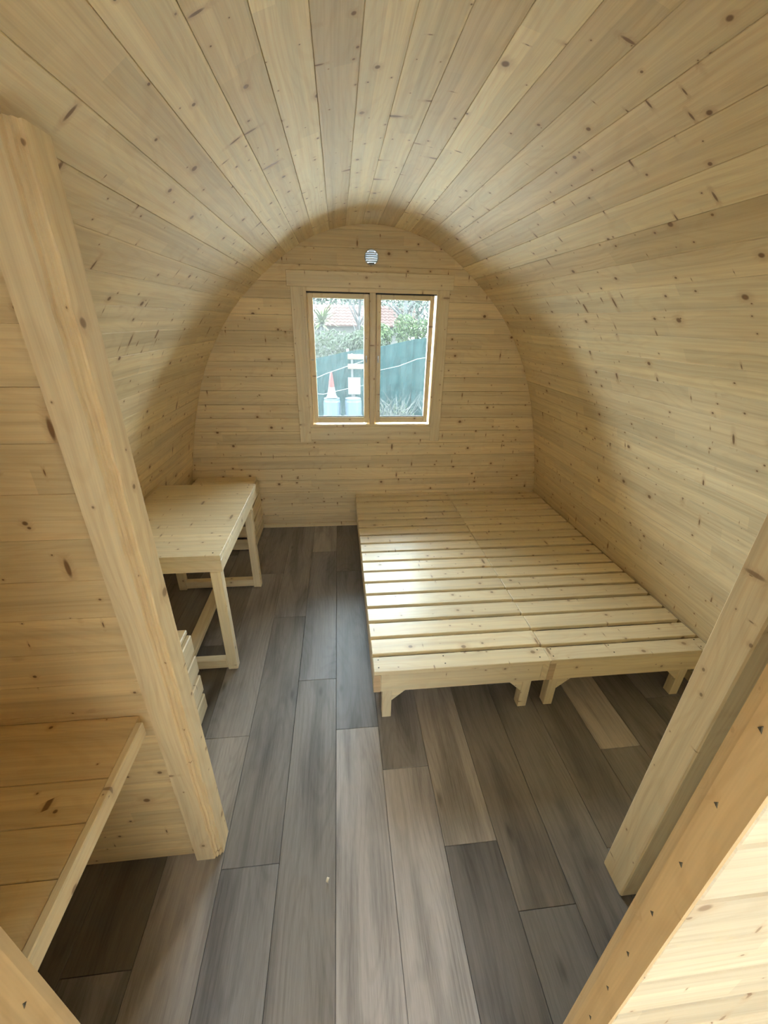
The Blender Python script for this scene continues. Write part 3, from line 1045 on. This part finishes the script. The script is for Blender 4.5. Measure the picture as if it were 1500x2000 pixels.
def tree(name, label, cat, loc, h, blobs, mat, n, size, seed, trunk=0.06, forks=5, group=None, fs=1.0):
    t = empty(name, loc)
    tag(t, label, cat, group)
    rr = random.Random(seed)
    base = Vector(loc)
    bm = bmesh.new()
    mid = Vector((rr.uniform(-.08, .08), rr.uniform(-.08, .08), h * 0.5))
    tube(bm, [(0, 0, 0), mid, (mid.x * 1.6, mid.y * 1.4, h)], [trunk, trunk * 0.8, trunk * 0.35], 7)
    for i in range(forks):
        st = mid * rr.uniform(0.75, 1.4)
        en = st + Vector((rr.uniform(-.9, .9), rr.uniform(-.6, .6), rr.uniform(.5, 1.3))) * fs
        k_ = st.lerp(en, 0.5) + Vector((rr.uniform(-.1, .1), 0, rr.uniform(-.05, .15)))
        tube(bm, [st, k_, en], [trunk * .5, trunk * .33, trunk * .12], 5)
    link(bpy.data.objects.new('trunk', finish(bm, 'trunk', MAT['bark'], True)), t, Matrix.Translation(base))
    if n:
        bm = bmesh.new()
        for (c, rad) in blobs:
            leaves_mesh(bm, rr, c, rad, n // len(blobs), size, 0.25)
        o = bpy.data.objects.new('foliage', finish(bm, 'foliage', mat))
        tag(o, kind='stuff')
        link(o, t, Matrix.Translation(base))
    return t


tree('hedge_shrub', 'dull green shrub filling the gap above the low end of the net fence', 'shrub', (-0.15, 6.9, GZ), 1.3,
     [((0, 0, 1.45), (0.7, 0.35, 0.42)), ((0.75, 0.1, 1.5), (0.5, 0.35, 0.38))], MAT['leafB'], 3000, 0.05, 1, 0.03, fs=0.4)
tree('hedge_shrub', 'bright green shrub just right of the terracotta roof', 'shrub', (0.95, 7.9, GZ), 1.3,
     [((0, 0, 1.72), (0.45, 0.35, 0.34))], MAT['leafA'], 1500, 0.05, 2, 0.03, fs=0.4)
tree('hedge_shrub', 'yellow-green shrub peeping over the net fence by the pale trunk', 'shrub', (1.85, 8.8, GZ), 1.4,
     [((0, 0, 1.85), (0.35, 0.3, 0.42)), ((0.6, 0.2, 1.85), (0.5, 0.3, 0.28))], MAT['leafA'], 2200, 0.045, 3, 0.03, fs=0.4)
tree('garden_tree', 'pale-trunked tree with thin silvery leaves behind the right window pane', 'tree', (2.15, 10.6, GZ), 3.4,
     [((0.1, 0, 2.6), (0.8, 0.6, 0.55)), ((0.6, 0.4, 3.0), (0.9, 0.6, 0.6))], MAT['leafC'], 1500, 0.05, 4, 0.11, 9)
tree('garden_tree', 'slender silvery tree at the far right edge of the window', 'tree', (3.9, 12.6, GZ), 3.8,
     [((0, 0, 2.6), (0.8, 0.6, 0.7))], MAT['leafC'], 1100, 0.05, 5, 0.09, 8)
tree('garden_tree', 'bare-branched tree rising in front of the terracotta roof', 'tree', (0.75, 13.2, GZ), 3.4,
     [((0, 0, 3.2), (1.3, 0.6, 0.5))], MAT['leafC'], 800, 0.05, 6, 0.07, 12)
tree('background_tree', 'broad dull green tree standing far behind the house', 'tree', (-1.2, 27.5, GZ), 5.5,
     [((0, 0, 3.6), (4.5, 1.5, 2.4))], MAT['leafC'], 7000, 0.16, 7, 0.2)
tree('background_tree', 'broad pale green tree far off behind the silvery trees', 'tree', (4.6, 22.5, GZ), 5.5,
     [((0, 0, 3.0), (4.2, 1.5, 2.6))], MAT['leafC'], 7000, 0.15, 8, 0.2)

# yucca with long arching blades
yu = empty('yucca_plant', (-0.38, 8.0, GZ))
tag(yu, 'spiky yellow-green yucca at the left edge of the window view', 'plant')
bm = bmesh.new()
tube(bm, [(0, 0, 0), (0.02, 0, 1.1), (0, 0, 2.0)], [0.07, 0.06, 0.05], 8)
link(bpy.data.objects.new('stem', finish(bm, 'stem', MAT['bark'], True)), yu, Matrix.Translation((-0.38, 8.0, GZ)))
rr = random.Random(12)
for i in range(90):
    az, el, ln = rr.uniform(0, 6.283), rr.uniform(-0.4, 1.3), rr.uniform(0.45, 0.72)
    bm = bmesh.new()
    d = Vector((math.cos(az) * math.cos(el), math.sin(az) * math.cos(el), math.sin(el)))
    sd = Vector((-math.sin(az), math.cos(az), 0))
    rows = []
    for j in range(5):
        f = j / 4
        p = d * (ln * f) + Vector((0, 0, -0.22 * f * f * ln))
        w = 0.030 * (1 - f) ** 0.6 + 0.001
        rows.append((bm.verts.new(p - sd * w), bm.verts.new(p + Vector((0, 0, -0.006 * (1 - f)))), bm.verts.new(p + sd * w)))
    for j in range(4):
        for q in (0, 1):
            bm.faces.new((rows[j][q], rows[j][q + 1], rows[j + 1][q + 1], rows[j + 1][q]))
    link(bpy.data.objects.new('leaf', finish(bm, 'leaf', MAT['leafD'])), yu, Matrix.Translation((-0.38, 8.0, GZ + 2.02 + rr.uniform(-.12, .08))))

# house with a tiled roof
ho = empty('house', (0.8, 17.5, GZ))
tag(ho, 'neighbouring house with a low terracotta tiled roof', 'house')
board('wall', (-1.6, 16.6, GZ), (3.2, 19.4, 1.50), 'x', MAT['render'], ho, bev=0.0)
for i in range(7):
    za, ya = 1.44 + i * 0.115, 16.25 + i * 0.20
    bm = bmesh.new()
    n = 60
    prevp = None
    for a in range(n + 1):
        x = -2.0 + 5.6 * a / n
        up = 0.035 * abs(math.sin(a * math.pi / 2 * 1.0))
        cur = [bm.verts.new((x, ya, za + up)), bm.verts.new((x, ya + 0.24, za + 0.115 + up)), bm.verts.new((x, ya + 0.24, za + 0.075)), bm.verts.new((x, ya, za - 0.04))]
        if prevp:
            for j in range(4):
                bm.faces.new((prevp[j], prevp[(j + 1) % 4], cur[(j + 1) % 4], cur[j]))
        prevp = cur
    link(bpy.data.objects.new('tile_row', finish(bm, 'tile_row', MAT['tile'])), ho)

# things in front of the fence
cn = empty('traffic_cone', (-0.15, 5.0, 0.276))
tag(cn, 'small red and white traffic cone standing on a blue drum', 'cone')


def lathe(name, prof_, mat, par, loc, n=20):
    bm = bmesh.new()
    vs = [[bm.verts.new((r * math.cos(2 * math.pi * i / n), r * math.sin(2 * math.pi * i / n), z)) for i in range(n)] for r, z in prof_]
    for j in range(len(prof_) - 1):
        for i in range(n):
            bm.faces.new((vs[j][i], vs[j][(i + 1) % n], vs[j + 1][(i + 1) % n], vs[j + 1][i]))
    bm.faces.new(vs[0][::-1])
    bm.faces.new(vs[-1])
    return link(bpy.data.objects.new(name, finish(bm, name, mat)), par, Matrix.Translation(loc))


cl = Vector((-0.15, 5.0, 0.276))
board('base', (cl.x - .105, cl.y - .105, cl.z), (cl.x + .105, cl.y + .105, cl.z + 0.02), 'x', MAT['conewhite'], cn, bev=0.006)
lathe('white_band', [(0.092, 0.02), (0.060, 0.20)], MAT['conewhite'], cn, cl)
lathe('tip', [(0.060, 0.20), (0.020, 0.47), (0.012, 0.48)], MAT['conered'], cn, cl)

nb = empty('notice_board', (0.31, 5.45, GZ))
tag(nb, 'pale blank notice board on a stake before the net fence', 'board')
board('panel', (0.185, 5.44, 0.265), (0.44, 5.46, 0.60), 'x', MAT['sign'], nb, bev=0.004)
board('stake', (0.29, 5.461, GZ), (0.33, 5.50, 0.58), 'z', MAT['bark'], nb)
ob = empty('board_rack', (0.33, 5.75, GZ))
tag(ob, 'two orange boards fixed across stakes by the fence', 'rack')
for zz in (0.93, 0.74):
    board('board', (0.19, 5.70, zz), (0.62, 5.725, zz + 0.10), 'x', MAT['orange'], ob, bev=0.004)
for x in (0.26, 0.54):
    board('stake', (x, 5.726, GZ), (x + 0.04, 5.766, 1.04), 'z', MAT['bark'], ob)
for i, (x, y, lab) in enumerate(((0.27, 5.0, 'pale blue plastic drum under the notice board'), (-0.15, 5.0, 'pale blue plastic drum carrying the traffic cone'))):
    d_o = empty('plastic_drum', (x, y, GZ))
    tag(d_o, lab, 'drum', 'blue garden drums')
    lathe('body', [(0.155, 0.0), (0.17, 0.05), (0.17, 0.28), (0.178, 0.30), (0.178, 0.33), (0.17, 0.35), (0.165, 0.60), (0.15, 0.64)], MAT['blue'], d_o, (x, y, GZ))
    lathe('lid', [(0.155, 0.64), (0.155, 0.665), (0.05, 0.675)], MAT['blue'], d_o, (x, y, GZ))


def twiggy(loc, n, h, spread, label, seed):
    t = empty('bare_shrub', loc)
    tag(t, label, 'shrub', 'dry shrubs by the fence')
    rr = random.Random(seed)
    bm = bmesh.new()
    for i in range(n):
        a = Vector((rr.uniform(-.25, .25), rr.uniform(-.15, .15), 0))
        e_ = a + Vector((rr.uniform(-spread, spread), rr.uniform(-.3, .3), h * rr.uniform(.4, 1)))
        m_ = a.lerp(e_, .5) + Vector((rr.uniform(-.1, .1), rr.uniform(-.1, .1), rr.uniform(0, .15)))
        tube(bm, [a, m_, e_], [.008, .006, .003], 4)
    link(bpy.data.objects.new('twigs', finish(bm, 'twigs', MAT['twig'])), t, Matrix.Translation(loc))
    bm = bmesh.new()
    leaves_mesh(bm, rr, (0, 0, h * .35), (spread, .3, h * .4), 260, .03)
    o = bpy.data.objects.new('dry_leaves', finish(bm, 'dry_leaves', MAT['leafB']))
    tag(o, kind='stuff')
    link(o, t, Matrix.Translation(loc))


twiggy((1.15, 5.4, GZ), 60, 0.75, 0.45, 'dry bare shrub low in the right pane beside the mullion', 41)
twiggy((2.15, 5.3, GZ), 60, 0.6, 0.45, 'dry bare shrub at the lower right corner of the window view', 42)
# bare vine shoots hanging across the view
for i, (pts, lab) in enumerate((
        ([(-0.6, 3.6, 0.72), (-0.2, 3.5, 0.90), (0.25, 3.5, 1.05), (0.5, 3.5, 1.13)], 'pale arching vine shoot crossing the left pane'),
        ([(-0.6, 3.4, 0.62), (-0.25, 3.4, 0.60), (0.1, 3.4, 0.68), (0.4, 3.4, 0.74)], 'pale drooping vine shoot low across the left pane'),
        ([(0.62, 3.5, 0.95), (0.95, 3.5, 1.02), (1.25, 3.5, 1.13), (1.6, 3.5, 1.19)], 'pale vine shoot crossing the right pane'))):
    bm = bmesh.new()
    x0, y0 = pts[0][0] - 0.35, pts[0][1]
    full_ = [(x0 - 0.1, y0, GZ), (x0, y0, 0.1)] + pts if i < 2 else [(2.0, y0, GZ), (1.95, y0, 0.6)] + pts[::-1]
    tube(bm, full_, [.008] * 2 + [.006, .0055, .005, .004], 5)
    o = link(bpy.data.objects.new('vine_shoot', finish(bm, 'vine_shoot', MAT['conewhite'], True)))
    tag(o, lab, 'branch', 'vine shoots outside the window')

# unseen hedges added to cut the daylight entering the doorway
for xa, xb, lab in ((-7.0, -1.25, 'unseen hedge added left of the gap to cut daylight at the door'), (1.55, 7.5, 'unseen hedge added right of the gap to cut daylight at the door')):
    hg = empty('hedge_light_block', ((xa + xb) / 2, -5.9, GZ))
    tag(hg, lab, 'hedge', 'added hedges cutting daylight at the door')
    board('core', (xa, -6.3, GZ), (xb, -5.6, 3.5), 'x', MAT['beech'], hg, bev=0.1)
    bm = bmesh.new()
    rr = random.Random(int(77 + xa))
    for i in range(2200):
        c = (rr.uniform(xa, xb), -5.6 + rr.uniform(-0.03, 0.06), rr.uniform(GZ + 0.1, 3.55))
        leaves_mesh(bm, rr, c, (0.03, 0.03, 0.03), 1, 0.07)
    o = bpy.data.objects.new('leaves', finish(bm, 'leaves', MAT['beech']))
    tag(o, kind='stuff')
    link(o, hg)

# unseen shed added in the hedge gap to dim and bounce door light
MAT['shed'] = plain('shed_bounce_timber', (0.265, 0.248, 0.22), 0.85, 0, 0.15, 6)
sh = empty('shed_light_screen', (0.15, -7.0, GZ))
tag(sh, 'unseen pale shed added between the hedges to dim and bounce door light', 'shed')
board('body', (-1.22, -8.4, GZ), (1.52, -5.93, 3.3), 'z', MAT['shed'], sh, bev=0.01)
for i in range(18):
    xa = -1.22 + i * 0.1522
    board('cladding_board', (xa + 0.003, -5.929, GZ), (xa + 0.149, -5.905, 3.3), 'z', MAT['shed'], sh, bev=0.003)
board('roof', (-1.24, -8.6, 3.301), (1.54, -5.75, 3.40), 'y', MAT['galv'], sh, bev=0.01)

bm = bmesh.new()
rows = []
for i in range(9):
    a_ = i / 8 * 3.6
    r0 = 0.007
    rows.append([bm.verts.new((r0 * math.cos(a_), y_, 0.0072 + r0 * math.sin(a_))) for y_ in (-0.004, 0.004)] +
                [bm.verts.new(((r0 - 0.0008) * math.cos(a_), y_, 0.0072 + (r0 - 0.0008) * math.sin(a_))) for y_ in (0.004, -0.004)])
for i in range(8):
    for j in range(4):
        bm.faces.new((rows[i][j], rows[i][(j + 1) % 4], rows[i + 1][(j + 1) % 4], rows[i + 1][j]))
bm.faces.new(rows[0])
bm.faces.new(rows[-1][::-1])
o = link(bpy.data.objects.new('wood_shaving', finish(bm, 'wood_shaving', MAT['facade'])), None, Matrix.Translation((-0.082, -2.585, 0.0)) @ Matrix.Rotation(1.2, 4, 'Z'))
tag(o, 'tiny pale curl of wood shaving on the grey floor', 'shaving')
